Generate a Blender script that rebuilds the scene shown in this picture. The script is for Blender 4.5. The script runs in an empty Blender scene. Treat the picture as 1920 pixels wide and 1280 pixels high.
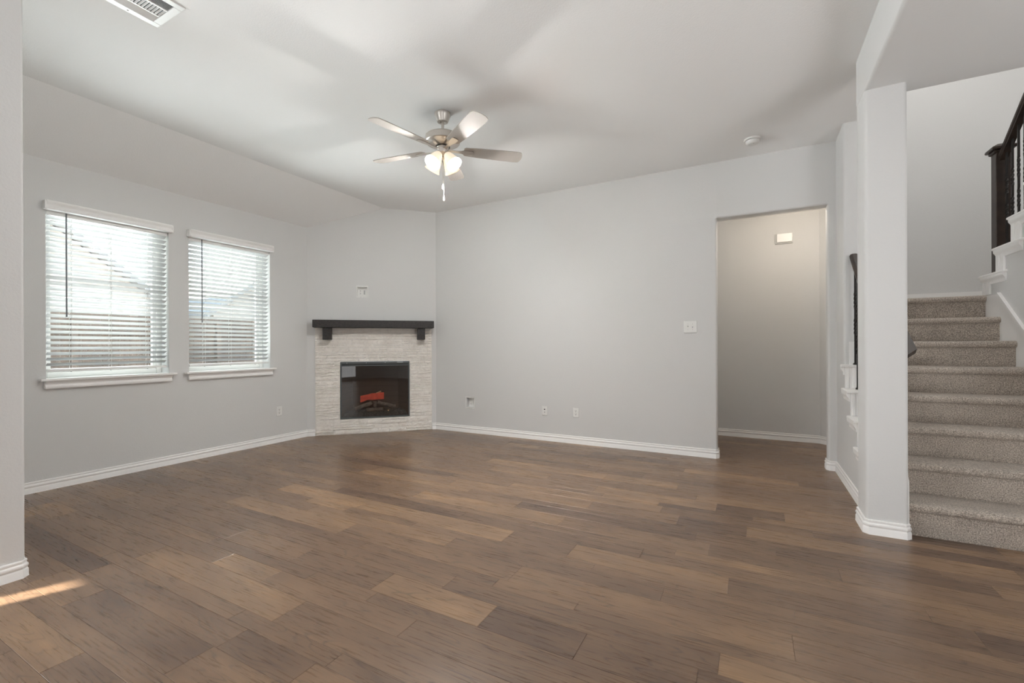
import bpy, math, random
from mathutils import Vector, Matrix

S = bpy.context.scene
COL = S.collection
PI = math.pi

# ------------------------------------------------------------------ camera
H = 1.171
F = 842.0
YAW = math.radians(28.17)
ROLL = 0.00395
fwd = Vector((-math.sin(YAW), math.cos(YAW), 0))
r0 = Vector((math.cos(YAW), math.sin(YAW), 0))
Z = Vector((0, 0, 1))
cr = (r0 * math.cos(ROLL) - Z * math.sin(ROLL)).normalized()
cu = (Z * math.cos(ROLL) + r0 * math.sin(ROLL)).normalized()
cam_d = bpy.data.cameras.new('camera')
cam_d.sensor_width = 36.0
cam_d.sensor_fit = 'HORIZONTAL'
cam_d.lens = F / 1920.0 * 36.0
cam_d.shift_y = 7.4 / 1920.0
cam_d.clip_start = 0.02
cam_d.clip_end = 400
cam = bpy.data.objects.new('camera', cam_d)
COL.objects.link(cam)
m = Matrix((cr, cu, -fwd)).transposed().to_4x4()
m.translation = Vector((0, 0, H))
cam.matrix_world = m
S.camera = cam

# ------------------------------------------------------------------ view / sampling quality
S.view_settings.view_transform = 'Standard'
S.view_settings.look = 'None'
S.view_settings.gamma = 1.0
S.view_settings.use_curve_mapping = False
S.view_settings.exposure = 0.68
try:
    S.cycles.use_denoising = True
    S.cycles.max_bounces = 12
    S.cycles.diffuse_bounces = 8
    S.cycles.glossy_bounces = 4
    S.cycles.transmission_bounces = 8
    S.cycles.sample_clamp_indirect = 8.0
    S.cycles.caustics_reflective = False
    S.cycles.caustics_refractive = False
except Exception:
    pass

# ------------------------------------------------------------------ sky
w = bpy.data.worlds.new('sky')
S.world = w
w.use_nodes = True
nt = w.node_tree
nt.nodes.clear()
o_ = nt.nodes.new('ShaderNodeOutputWorld')
bg = nt.nodes.new('ShaderNodeBackground')
tc = nt.nodes.new('ShaderNodeTexCoord')
sx = nt.nodes.new('ShaderNodeSeparateXYZ')
rp = nt.nodes.new('ShaderNodeValToRGB')
rp.color_ramp.elements[0].position = 0.0
rp.color_ramp.elements[0].color = (0.95, 0.97, 1.0, 1)
rp.color_ramp.elements[1].position = 0.8
rp.color_ramp.elements[1].color = (0.55, 0.76, 1.0, 1)
nt.links.new(tc.outputs['Generated'], sx.inputs[0])
nt.links.new(sx.outputs['Z'], rp.inputs[0])
nt.links.new(rp.outputs[0], bg.inputs[0])
bg.inputs[1].default_value = 1.9
nt.links.new(bg.outputs[0], o_.inputs[0])


def light(name, kind, loc, energy, color=(1, 1, 1), size=None, direction=None, size_y=None, spread=None):
    d = bpy.data.lights.new(name, kind)
    d.energy = energy
    d.color = color
    if kind == 'AREA':
        d.shape = 'RECTANGLE'
        d.size = size
        d.size_y = size_y or size
        if spread:
            d.spread = spread
    elif kind == 'POINT':
        d.shadow_soft_size = size or 0.03
    o = bpy.data.objects.new(name, d)
    COL.objects.link(o)
    o.location = loc
    if direction is not None:
        o.rotation_euler = Vector(direction).to_track_quat('-Z', 'Y').to_euler()
    return o


# sun: low, from behind the camera and the left
sun = light('sun', 'SUN', (-8, -10, 8), 22.0, (1.0, 0.93, 0.82), direction=(0.41, 0.91, -0.445))
sun.data.angle = 0.009
# added fill lights on the nook, entry, stair and outside-ground sides,
# plus daylight for the patio doors and the upper stair window
light('fill_nook', 'AREA', (-5.02, -1.6, 1.6), 34, (0.93, 0.97, 1.0), 1.9, (1, 0.15, 0.25), 1.7)  # added fill; the nook wall behind it has no opening
light('fill_nook_up', 'AREA', (-5.02, -1.6, 0.95), 82, (0.95, 0.98, 1.0), 1.9, (0.75, 0.15, 0.65), 0.5)  # added upward fill in front of the closed nook wall
light('fill_outside_up', 'AREA', (-7.2, 2.4, -0.05), 680, (0.93, 0.975, 1.0), 2.4, (0.70, 0, 0.71), 4.5)  # lamp added in place of sunlit ground, lights the ceiling through the blinds
light('daylight_patio', 'AREA', (1.3, -3.12, 1.16), 16, (0.95, 0.98, 1.0), 1.7, (0, 1, 0), 2.08)
light('fill_entry', 'AREA', (3.2, 0.7, 0.8), 30, (0.97, 0.985, 1.0), 2.6, (-0.62, 0.12, 0.78), 1.7)  # added fill aimed up at the left ceiling; wall behind is solid
light('fill_entry_up', 'AREA', (2.3, 1.2, 0.06), 26, (1.0, 0.99, 0.97), 1.2, (-0.3, 0, 1), 1.6)  # added uplight near the floor for soffit and steps
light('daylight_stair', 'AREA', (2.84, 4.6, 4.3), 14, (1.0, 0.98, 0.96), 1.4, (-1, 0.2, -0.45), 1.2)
light('fill_stair_down', 'AREA', (1.35, 4.75, 5.55), 17, (1.0, 0.97, 0.93), 0.9, (0, 0, -1), 0.9)  # downlight added to brighten the stair treads, no known fixture
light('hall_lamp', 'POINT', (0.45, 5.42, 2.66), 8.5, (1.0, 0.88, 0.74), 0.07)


# ------------------------------------------------------------------ materials
def mat(name, color=(0.8, 0.8, 0.8), rough=0.5, metal=0.0, spec=0.5, bump=None, var=None, emit=None, emit_s=0.0):
    mt = bpy.data.materials.new(name)
    mt.use_nodes = True
    n = mt.node_tree.nodes
    l = mt.node_tree.links
    b = n['Principled BSDF']
    b.inputs['Base Color'].default_value = (*color, 1)
    b.inputs['Roughness'].default_value = rough
    b.inputs['Metallic'].default_value = metal
    b.inputs['Specular IOR Level'].default_value = spec
    geo = n.new('ShaderNodeNewGeometry')
    if bump:
        sc, st, dist = bump
        nz = n.new('ShaderNodeTexNoise')
        nz.inputs['Scale'].default_value = sc
        nz.inputs['Detail'].default_value = 3
        l.new(geo.outputs['Position'], nz.inputs['Vector'])
        bp = n.new('ShaderNodeBump')
        bp.inputs['Strength'].default_value = st
        bp.inputs['Distance'].default_value = dist
        l.new(nz.outputs['Fac'], bp.inputs['Height'])
        l.new(bp.outputs['Normal'], b.inputs['Normal'])
    if var:
        sc, c2 = var
        nz = n.new('ShaderNodeTexNoise')
        nz.inputs['Scale'].default_value = sc
        nz.inputs['Detail'].default_value = 4
        l.new(geo.outputs['Position'], nz.inputs['Vector'])
        mr = n.new('ShaderNodeMapRange')
        mr.inputs[1].default_value = 0.35
        mr.inputs[2].default_value = 0.65
        l.new(nz.outputs['Fac'], mr.inputs[0])
        mx = n.new('ShaderNodeMix')
        mx.data_type = 'RGBA'
        mx.inputs[6].default_value = (*color, 1)
        mx.inputs[7].default_value = (*c2, 1)
        l.new(mr.outputs[0], mx.inputs[0])
        l.new(mx.outputs[2], b.inputs['Base Color'])
    if emit:
        b.inputs['Emission Color'].default_value = (*emit, 1)
        b.inputs['Emission Strength'].default_value = emit_s
    return mt


M = {}
M['wall'] = mat('wall_paint', (0.665, 0.665, 0.66), 0.75, spec=0.25, bump=(95, 0.22, 0.004))
M['ceil'] = mat('ceiling_paint', (0.86, 0.862, 0.858), 0.8, spec=0.2, bump=(110, 0.30, 0.004))
M['trim'] = mat('white_trim_paint', (0.87, 0.865, 0.855), 0.38, spec=0.4)
M['white'] = mat('white_plastic', (0.78, 0.78, 0.765), 0.35, spec=0.45)
M['slot'] = mat('dark_slot', (0.03, 0.03, 0.03), 0.6)
M['greyplastic'] = mat('grey_plastic', (0.42, 0.42, 0.42), 0.5)
M['vinyl'] = mat('white_vinyl', (0.82, 0.82, 0.80), 0.4)
M['wand'] = mat('clear_wand', (0.16, 0.17, 0.18), 0.25)
M['nickel'] = mat('brushed_nickel', (0.62, 0.58, 0.54), 0.32, metal=1.0)
M['nickel_dark'] = mat('dark_gap', (0.08, 0.07, 0.06), 0.5, metal=0.5)
M['blade'] = mat('silver_blade', (0.47, 0.44, 0.41), 0.65, metal=0.0, spec=0.25)
M['espresso'] = mat('espresso_wood', (0.022, 0.015, 0.012), 0.38, spec=0.4, var=(14, (0.040, 0.026, 0.019)))
M['mantel'] = mat('black_stained_wood', (0.016, 0.014, 0.014), 0.5, spec=0.4, bump=(60, 0.35, 0.004), var=(45, (0.034, 0.028, 0.026)))
M['iron'] = mat('dark_iron', (0.022, 0.019, 0.017), 0.42, metal=0.4)
M['blackmetal'] = mat('black_metal', (0.025, 0.028, 0.028), 0.35, metal=0.6)
M['casing'] = mat('grey_metal_casing', (0.09, 0.10, 0.10), 0.45, metal=0.3)
M['stone'] = mat('white_split_stone', (0.86, 0.83, 0.785), 0.8, spec=0.25, bump=(55, 0.6, 0.010), var=(9, (0.79, 0.755, 0.705)))
M['log'] = mat('charred_log', (0.14, 0.125, 0.112), 0.85, bump=(50, 0.8, 0.01), var=(25, (0.24, 0.21, 0.185)))
M['redlog'] = mat('red_log', (0.62, 0.075, 0.04), 0.55, bump=(40, 0.3, 0.006), var=(16, (0.36, 0.04, 0.03)), emit=(0.9, 0.10, 0.04), emit_s=0.10)
M['ember'] = mat('ember_grit', (0.16, 0.16, 0.15), 0.8, bump=(90, 1.0, 0.02), var=(70, (0.03, 0.03, 0.03)))
M['led'] = mat('tan_tip', (0.75, 0.55, 0.30), 0.5)
M['spark'] = mat('ember_glow', (0.9, 0.6, 0.3), 0.5, emit=(1.0, 0.66, 0.3), emit_s=0.8)
M['fence'] = mat('cedar_fence', (0.15, 0.105, 0.08), 0.85, var=(3.0, (0.09, 0.066, 0.053)))
M['bounce_ground'] = mat('pale_bounce_ground', (0.60, 0.59, 0.57), 0.95, var=(1.5, (0.52, 0.51, 0.49)))  # yard ground made pale to bounce light up through the blinds
M['brick'] = mat('pale_brick', (0.62, 0.55, 0.49), 0.9, var=(6, (0.50, 0.43, 0.38)))
M['roof'] = mat('grey_shingle', (0.42, 0.40, 0.39), 0.9, var=(5, (0.33, 0.31, 0.30)))


def mat_glass(name, tint=(1, 1, 1), gloss=0.08):
    mt = bpy.data.materials.new(name)
    mt.use_nodes = True
    n = mt.node_tree.nodes
    l = mt.node_tree.links
    n.clear()
    o = n.new('ShaderNodeOutputMaterial')
    t = n.new('ShaderNodeBsdfTransparent')
    t.inputs[0].default_value = (*tint, 1)
    g = n.new('ShaderNodeBsdfGlossy')
    g.inputs['Roughness'].default_value = 0.015
    fr = n.new('ShaderNodeFresnel')
    gb = n.new('ShaderNodeNewGeometry')
    ir = n.new('ShaderNodeMapRange')
    ir.inputs[3].default_value = 1.5
    ir.inputs[4].default_value = 1 / 1.5
    l.new(gb.outputs['Backfacing'], ir.inputs[0])
    l.new(ir.outputs[0], fr.inputs[0])
    ad = n.new('ShaderNodeMath')
    ad.operation = 'ADD'
    ad.inputs[1].default_value = gloss
    l.new(fr.outputs[0], ad.inputs[0])
    mx = n.new('ShaderNodeMixShader')
    l.new(ad.outputs[0], mx.inputs[0])
    l.new(t.outputs[0], mx.inputs[1])
    l.new(g.outputs[0], mx.inputs[2])
    l.new(mx.outputs[0], o.inputs[0])
    return mt


M['glass'] = mat_glass('window_glass', (0.96, 0.99, 0.98), 0.0)
M['fireglass'] = mat_glass('tinted_fire_glass', (0.82, 0.80, 0.78), 0.01)


def mat_translucent(name, color, trans, rough=0.4, emit=None, emit_s=0):
    mt = bpy.data.materials.new(name)
    mt.use_nodes = True
    n = mt.node_tree.nodes
    l = mt.node_tree.links
    b = n['Principled BSDF']
    b.inputs['Base Color'].default_value = (*color, 1)
    b.inputs['Roughness'].default_value = rough
    o = n['Material Output']
    t = n.new('ShaderNodeBsdfTranslucent')
    t.inputs[0].default_value = (*color, 1)
    mx = n.new('ShaderNodeMixShader')
    mx.inputs[0].default_value = trans
    l.new(b.outputs[0], mx.inputs[1])
    l.new(t.outputs[0], mx.inputs[2])
    if emit:
        b.inputs['Emission Color'].default_value = (*emit, 1)
        b.inputs['Emission Strength'].default_value = emit_s
    l.new(mx.outputs[0], o.inputs[0])
    return mt


M['slat'] = mat_translucent('white_slat', (0.58, 0.59, 0.59), 0.20, 0.45)
M['shade'] = mat_translucent('frosted_shade', (0.92, 0.88, 0.80), 0.02, 0.35, emit=(1.0, 0.82, 0.60), emit_s=0.36)
M['bulb'] = mat('glowing_bulb', (1, 1, 1), 0.4, emit=(1.0, 0.92, 0.80), emit_s=5.0)


def mat_carpet():
    mt = bpy.data.materials.new('beige_carpet')
    mt.use_nodes = True
    n = mt.node_tree.nodes
    l = mt.node_tree.links
    b = n['Principled BSDF']
    b.inputs['Roughness'].default_value = 0.95
    b.inputs['Specular IOR Level'].default_value = 0.1
    try:
        b.inputs['Sheen Weight'].default_value = 0.25
        b.inputs['Sheen Roughness'].default_value = 0.5
    except Exception:
        pass
    geo = n.new('ShaderNodeNewGeometry')
    n1 = n.new('ShaderNodeTexNoise')
    n1.inputs['Scale'].default_value = 150
    n1.inputs['Detail'].default_value = 3
    n1.inputs['Roughness'].default_value = 0.75
    n2 = n.new('ShaderNodeTexNoise')
    n2.inputs['Scale'].default_value = 12
    n2.inputs['Detail'].default_value = 2
    for q in (n1, n2):
        l.new(geo.outputs['Position'], q.inputs['Vector'])
    r = n.new('ShaderNodeValToRGB')
    e = r.color_ramp.elements
    e[0].position = 0.33
    e[0].color = (0.20, 0.165, 0.135, 1)
    e[1].position = 0.66
    e[1].color = (0.85, 0.76, 0.67, 1)
    x = e.new(0.5)
    x.color = (0.52, 0.45, 0.385, 1)
    l.new(n1.outputs['Fac'], r.inputs[0])
    mr = n.new('ShaderNodeMapRange')
    mr.inputs[3].default_value = 0.82
    mr.inputs[4].default_value = 1.12
    l.new(n2.outputs['Fac'], mr.inputs[0])
    mx = n.new('ShaderNodeMix')
    mx.data_type = 'RGBA'
    mx.blend_type = 'MULTIPLY'
    mx.inputs[0].default_value = 1.0
    l.new(r.outputs[0], mx.inputs[6])
    l.new(mr.outputs[0], mx.inputs[7])
    l.new(mx.outputs[2], b.inputs['Base Color'])
    bp = n.new('ShaderNodeBump')
    bp.inputs['Strength'].default_value = 0.9
    bp.inputs['Distance'].default_value = 0.012
    l.new(n1.outputs['Fac'], bp.inputs['Height'])
    l.new(bp.outputs['Normal'], b.inputs['Normal'])
    return mt


M['carpet'] = mat_carpet()


def mat_floor():
    mt = bpy.data.materials.new('hickory_planks')
    mt.use_nodes = True
    n = mt.node_tree.nodes
    l = mt.node_tree.links
    b = n['Principled BSDF']
    geo = n.new('ShaderNodeNewGeometry')
    at = n.new('ShaderNodeAttribute')
    at.attribute_name = 'rnd'
    at2 = n.new('ShaderNodeAttribute')
    at2.attribute_name = 'rnd2'
    sp = n.new('ShaderNodeSeparateXYZ')
    l.new(geo.outputs['Position'], sp.inputs[0])

    def mth(op, a, c=None, d=None):
        q = n.new('ShaderNodeMath')
        q.operation = op
        for i, v in enumerate((a, c, d)):
            if v is None:
                continue
            if isinstance(v, (int, float)):
                q.inputs[i].default_value = v
            else:
                l.new(v, q.inputs[i])
        return q.outputs[0]

    def vec(kx, ky, ox, oy):
        c = n.new('ShaderNodeCombineXYZ')
        l.new(mth('MULTIPLY_ADD', sp.outputs['X'], kx, mth('MULTIPLY', at.outputs['Fac'], ox)), c.inputs[0])
        l.new(mth('MULTIPLY_ADD', sp.outputs['Y'], ky, mth('MULTIPLY', at2.outputs['Fac'], oy)), c.inputs[1])
        l.new(mth('MULTIPLY', at.outputs['Fac'], 31.0), c.inputs[2])
        return c.outputs[0]

    def noise(v, sc, det=2, dist=0.0, ro=0.5):
        q = n.new('ShaderNodeTexNoise')
        q.inputs['Scale'].default_value = sc
        q.inputs['Detail'].default_value = det
        q.inputs['Roughness'].default_value = ro
        q.inputs['Distortion'].default_value = dist
        l.new(v, q.inputs['Vector'])
        return q.outputs['Fac']

    def mrange(v, a, c, d, e):
        q = n.new('ShaderNodeMapRange')
        q.inputs[1].default_value = a
        q.inputs[2].default_value = c
        q.inputs[3].default_value = d
        q.inputs[4].default_value = e
        l.new(v, q.inputs[0])
        return q.outputs[0]

    def mult(c1, f):
        q = n.new('ShaderNodeMix')
        q.data_type = 'RGBA'
        q.blend_type = 'MULTIPLY'
        q.inputs[0].default_value = 1.0
        l.new(c1, q.inputs[6])
        l.new(f, q.inputs[7])
        return q.outputs[2]

    # colour per plank
    r = n.new('ShaderNodeValToRGB')
    e = r.color_ramp.elements
    e[0].position = 0.0
    e[0].color = (0.122, 0.078, 0.055, 1)
    e[1].position = 1.0
    e[1].color = (0.325, 0.202, 0.115, 1)
    for p, c in ((0.3, (0.170, 0.109, 0.072, 1)), (0.6, (0.212, 0.135, 0.085, 1)), (0.85, (0.255, 0.162, 0.097, 1))):
        x = e.new(p)
        x.color = c
    # cloudy drift along the board moves the ramp position
    cl = noise(vec(1.6, 6.0, 50, 70), 1.6, 3)
    pos = mth('MULTIPLY_ADD', mth('SUBTRACT', cl, 0.5), 0.95, at.outputs['Fac'])
    l.new(pos, r.inputs[0])
    col = r.outputs[0]
    # cathedral figure: contour lines of a slow noise
    fig = noise(vec(1.1, 8.5, 40, 90), 1.15, 1.6, 0.35)
    fr = mth('FRACT', mth('MULTIPLY', fig, 15.0))
    ln = mth('ABSOLUTE', mth('SUBTRACT', fr, 0.5))
    lnm = mrange(ln, 0.0, 0.16, 1.0, 0.0)
    gate = mrange(noise(vec(1.2, 9.0, 20, 30), 2.6, 3), 0.42, 0.62, 0.02, 0.42)
    dark = mth('SUBTRACT', 1.0, mth('MULTIPLY', lnm, gate))
    col = mult(col, dark)
    # fine grain
    fg = noise(vec(5.0, 120.0, 60, 60), 1.0, 3, 0.0, 0.65)
    col = mult(col, mrange(fg, 0.25, 0.75, 0.86, 1.14))
    # dark mineral smudges
    sm = noise(vec(3.0, 9.0, 80, 10), 1.5, 2)
    col = mult(col, mrange(sm, 0.62, 0.82, 1.0, 0.80))
    l.new(col, b.inputs['Base Color'])
    l.new(mrange(fg, 0.2, 0.8, 0.24, 0.34), b.inputs['Roughness'])
    b.inputs['Specular IOR Level'].default_value = 0.42
    bp = n.new('ShaderNodeBump')
    bp.inputs['Strength'].default_value = 0.12
    bp.inputs['Distance'].default_value = 0.002
    l.new(fg, bp.inputs['Height'])
    l.new(bp.outputs['Normal'], b.inputs['Normal'])
    return mt


M['floor'] = mat_floor()


def mat_firebrick():
    mt = mat('firebox_panel', (0.080, 0.058, 0.046), 0.8)
    n = mt.node_tree.nodes
    l = mt.node_tree.links
    b = n['Principled BSDF']
    geo = n.new('ShaderNodeNewGeometry')
    sp = n.new('ShaderNodeSeparateXYZ')
    l.new(geo.outputs['Position'], sp.inputs[0])
    q = n.new('ShaderNodeMath')
    q.operation = 'MULTIPLY'
    q.inputs[1].default_value = 1 / 0.075
    l.new(sp.outputs['Z'], q.inputs[0])
    f = n.new('ShaderNodeMath')
    f.operation = 'FRACT'
    l.new(q.outputs[0], f.inputs[0])
    mr = n.new('ShaderNodeMapRange')
    mr.inputs[1].default_value = 0.0
    mr.inputs[2].default_value = 0.10
    mr.inputs[3].default_value = 0.45
    mr.inputs[4].default_value = 1.0
    l.new(f.outputs[0], mr.inputs[0])
    mx = n.new('ShaderNodeMix')
    mx.data_type = 'RGBA'
    mx.blend_type = 'MULTIPLY'
    mx.inputs[0].default_value = 1.0
    mx.inputs[6].default_value = (0.095, 0.070, 0.056, 1)
    l.new(mr.outputs[0], mx.inputs[7])
    l.new(mx.outputs[2], b.inputs['Base Color'])
    return mt


M['firebrick'] = mat_firebrick()


# ------------------------------------------------------------------ mesh builder
class MB:
    def __init__(self):
        self.v = []
        self.f = []

    def add(self, vs, fs):
        o = len(self.v)
        self.v += [tuple(p) for p in vs]
        self.f += [tuple(i + o for i in q) for q in fs]
        return self

    def box(self, x0, x1, y0, y1, z0, z1, fn=None):
        vs = [(x, y, z) for z in (z0, z1) for y in (y0, y1) for x in (x0, x1)]
        if fn:
            vs = [fn(*p) for p in vs]
        return self.add(vs, [(0, 2, 3, 1), (4, 5, 7, 6), (0, 1, 5, 4), (2, 6, 7, 3), (0, 4, 6, 2), (1, 3, 7, 5)])

    def cbox(self, x0, x1, y0, y1, z0, z1, c=0.002, fn=None):
        """box with chamfered edges: octagonal rings"""
        def ring(z, i):
            a0, a1, b0, b1 = x0 + i, x1 - i, y0 + i, y1 - i
            return [(a0 + c, b0, z), (a1 - c, b0, z), (a1, b0 + c, z), (a1, b1 - c, z),
                    (a1 - c, b1, z), (a0 + c, b1, z), (a0, b1 - c, z), (a0, b0 + c, z)]
        rings = [ring(z0, c), ring(z0 + c, 0), ring(z1 - c, 0), ring(z1, c)]
        vs = [p for r in rings for p in r]
        if fn:
            vs = [fn(*p) for p in vs]
        fs = [tuple(range(7, -1, -1)), tuple(range(24, 32))]
        for k in range(3):
            for i in range(8):
                j = (i + 1) % 8
                fs.append((k * 8 + i, k * 8 + j, k * 8 + 8 + j, k * 8 + 8 + i))
        return self.add(vs, fs)

    def prism(self, poly, a, b, axis='z', fn=None):
        n = len(poly)
        vs = []
        for t in (a, b):
            for p, q in poly:
                vs.append({'z': (p, q, t), 'x': (t, p, q), 'y': (p, t, q)}[axis])
        if fn:
            vs = [fn(*p) for p in vs]
        fs = [tuple(range(n - 1, -1, -1)), tuple(range(n, 2 * n))]
        for i in range(n):
            j = (i + 1) % n
            fs.append((i, j, n + j, n + i))
        return self.add(vs, fs)

    def lathe(self, prof, origin, axis=(0, 0, 1), n=24, cap0=False, cap1=False, closed=False):
        ax = Vector(axis).normalized()
        ref = Vector((1, 0, 0)) if abs(ax.x) < 0.9 else Vector((0, 1, 0))
        u = (ref - ax * ref.dot(ax)).normalized()
        w_ = ax.cross(u)
        og = Vector(origin)
        vs = []
        for r, t in prof:
            for k in range(n):
                a = 2 * PI * k / n
                vs.append(og + ax * t + (u * math.cos(a) + w_ * math.sin(a)) * r)
        fs = []
        m_ = len(prof)
        for i in range(m_ if closed else m_ - 1):
            i2 = (i + 1) % m_
            for k in range(n):
                k2 = (k + 1) % n
                fs.append((i * n + k, i * n + k2, i2 * n + k2, i2 * n + k))
        if cap0:
            fs.append(tuple(range(n - 1, -1, -1)))
        if cap1:
            fs.append(tuple((m_ - 1) * n + k for k in range(n)))
        return self.add(vs, fs)

    def tube(self, path, r, n=8):
        pts = [Vector(p) for p in path]
        vs = []
        for i, p in enumerate(pts):
            d = (pts[min(i + 1, len(pts) - 1)] - pts[max(i - 1, 0)]).normalized()
            ref = Vector((0, 0, 1)) if abs(d.z) < 0.9 else Vector((1, 0, 0))
            u = d.cross(ref).normalized()
            v_ = d.cross(u)
            rr = r[i] if isinstance(r, (list, tuple)) else r
            for k in range(n):
                a = 2 * PI * k / n
                vs.append(p + (u * math.cos(a) + v_ * math.sin(a)) * rr)
        fs = []
        for i in range(len(pts) - 1):
            for k in range(n):
                k2 = (k + 1) % n
                fs.append((i * n + k, i * n + k2, (i + 1) * n + k2, (i + 1) * n + k))
        fs.append(tuple(range(n - 1, -1, -1)))
        fs.append(tuple((len(pts) - 1) * n + k for k in range(n)))
        return self.add(vs, fs)

    def sweep(self, prof, path, side=1):
        """profile [(d, z)] swept along a plan polyline, mitred; d measured to the left (side=1) or right."""
        P = [Vector((p[0], p[1])) for p in path]
        zs = [p[2] if len(p) > 2 else 0.0 for p in path]
        n = len(P)
        nm = []
        for i in range(n - 1):
            t = (P[i + 1] - P[i]).normalized()
            nm.append(Vector((-t.y, t.x)) * side)
        mv = []
        for i in range(n):
            if i == 0:
                mv.append(nm[0])
            elif i == n - 1:
                mv.append(nm[-1])
            else:
                s = nm[i - 1] + nm[i]
                mv.append(s / (1 + nm[i - 1].dot(nm[i])))
        k = len(prof)
        vs = []
        for i in range(n):
            for d, z in prof:
                q = P[i] + mv[i] * d
                vs.append((q.x, q.y, z + zs[i]))
        fs = []
        for i in range(n - 1):
            for j in range(k):
                j2 = (j + 1) % k
                fs.append((i * k + j, i * k + j2, (i + 1) * k + j2, (i + 1) * k + j))
        fs.append(tuple(range(k)))
        fs.append(tuple((n - 1) * k + j for j in range(k)))
        return self.add(vs, fs)

    def build(self, name, material, parent=None, origin=None, smooth=None):
        if parent is not None:
            og = Vector(parent['_og'])
        elif origin is not None:
            og = Vector(origin)
        else:
            xs, ys, zs = zip(*self.v)
            og = Vector(((min(xs) + max(xs)) / 2, (min(ys) + max(ys)) / 2, min(zs)))
        me = bpy.data.meshes.new(name)
        me.from_pydata([(p[0] - og.x, p[1] - og.y, p[2] - og.z) for p in self.v], [], self.f)
        me.validate()
        import bmesh
        bm = bmesh.new()
        bm.from_mesh(me)
        bmesh.ops.recalc_face_normals(bm, faces=bm.faces)
        bm.to_mesh(me)
        bm.free()
        mats = material if isinstance(material, (list, tuple)) else [material]
        for q in mats:
            me.materials.append(M[q] if isinstance(q, str) else q)
        if smooth:
            for p in me.polygons:
                p.use_smooth = True
            me.set_sharp_from_angle(angle=math.radians(smooth))
        o = bpy.data.objects.new(name, me)
        COL.objects.link(o)
        if parent is not None:
            o.parent = parent
            o['_og'] = tuple(og)
        else:
            o.location = og
            o['_og'] = tuple(og)
        return o


def thing(name, loc, label, cat, group=None):
    o = bpy.data.objects.new(name, None)
    o.empty_display_size = 0.1
    COL.objects.link(o)
    o.location = loc
    o['_og'] = tuple(loc)
    o['label'] = label
    o['category'] = cat
    if group:
        o['group'] = group
    return o


def tag(o, label, cat, group=None):
    o['label'] = label
    o['category'] = cat
    if group:
        o['group'] = group
    return o


def structure(o):
    o['kind'] = 'structure'
    return o


def rpoly(pts, seg=6):
    """plan polygon; each point (x, y[, r]) with corner radius r"""
    out = []
    n = len(pts)
    for i, p in enumerate(pts):
        r = p[2] if len(p) > 2 else 0
        P = Vector(p[:2])
        if r <= 0:
            out.append((P.x, P.y))
            continue
        a = (Vector(pts[i - 1][:2]) - P).normalized()
        b = (Vector(pts[(i + 1) % n][:2]) - P).normalized()
        ang = a.angle(b)
        t = r / math.tan(ang / 2)
        c = P + (a + b).normalized() * (r / math.sin(ang / 2))
        s = P + a * t - c
        e = P + b * t - c
        a0 = math.atan2(s.y, s.x)
        a1 = math.atan2(e.y, e.x)
        da = (a1 - a0 + PI) % (2 * PI) - PI
        for k in range(seg + 1):
            q = a0 + da * k / seg
            out.append((c.x + r * math.cos(q), c.y + r * math.sin(q)))
    return out


# ------------------------------------------------------------------ main dimensions
XW, YB, ZC = -5.11, 5.07, 3.048      # window wall, back wall, flat ceiling
XK = 0.685                            # stub / knee wall face
XC = 0.617                            # column + header face
YN = -3.2                             # wall behind the camera
SX = 3.4                              # far right
WT = 0.22                             # window wall thickness
ZS, ZH = 0.912, 2.313                 # sill and head of the windows
WIN = [(1.443, 2.325), (2.504, 3.386)]
ZSOF = 2.742
BR = 0.02                             # bullnose radius


def diag(s, d, z):
    """corner fireplace wall frame: s along the wall from its left end, d out into the room"""
    k = 0.70710678
    return (XW + s * k + d * k, 3.89 + s * k - d * k, z)


# ------------------------------------------------------------------ floor
random.seed(7)
fixed = {1.29: [-1.81], 1.44: [-1.267], 1.545: [-1.572], 1.666: [-1.016], 1.81: [-1.328, -0.113], 1.91: [-0.702],
         2.04: [-1.08, 0.136], 2.19: [-1.595, -0.377], 2.29: [0.156], 2.42: [-1.327, -0.914, -0.108], 2.575: [-0.554],
         2.8: [-0.222], 3.18: [-0.443, -0.037], 3.57: [-0.232]}
fb = MB()
rn = []
rn2 = []
y = 1.579 - 0.377 * 13
X0, X1 = -5.34, SX + 0.05
while y < 6.7:
    for wd in (0.170, 0.127, 0.080):
        y0, y1 = y, y + wd
        y = y1
        if y1 < YN - 0.1 or y0 > 6.6:
            continue
        js = []
        for cy, xs in fixed.items():
            if y0 < cy < y1:
                js = sorted(xs)
        if not js:
            js = [random.uniform(-1.0, 0.2)]
        lo, hi = js[0], js[-1]
        while lo > X0:
            lo -= random.choice((1.219, 1.219, 1.219, 0.9, 0.61, 0.42))
            js.insert(0, lo)
        while hi < X1:
            hi += random.choice((1.219, 1.219, 1.219, 0.9, 0.61, 0.42))
            js.append(hi)
        for a, b in zip(js[:-1], js[1:]):
            a, b = max(a, X0), min(b, X1)
            if b - a < 0.01:
                continue
            g, c, h = 0.0004, 0.0016, -0.0009
            o = [(a + g, y0 + g), (b - g, y0 + g), (b - g, y1 - g), (a + g, y1 - g)]
            i = [(a + c, y0 + c), (b - c, y0 + c), (b - c, y1 - c), (a + c, y1 - c)]
            vs = [(p[0], p[1], h) for p in o] + [(p[0], p[1], 0) for p in i]
            fb.add(vs, [(4, 5, 6, 7), (0, 1, 5, 4), (1, 2, 6, 5), (2, 3, 7, 6), (3, 0, 4, 7)])
            q = min(max(random.gauss(0.45, 0.20), 0), 1)
            if random.random() < 0.06:
                q = random.uniform(0.75, 0.92)
            q2 = random.random()
            rn += [q] * 5
            rn2 += [q2] * 5
fb.box(X0, X1, YN - 0.15, 6.62, -0.12, -0.0018)
rn += [0.3] * 6
rn2 += [0.3] * 6
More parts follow.
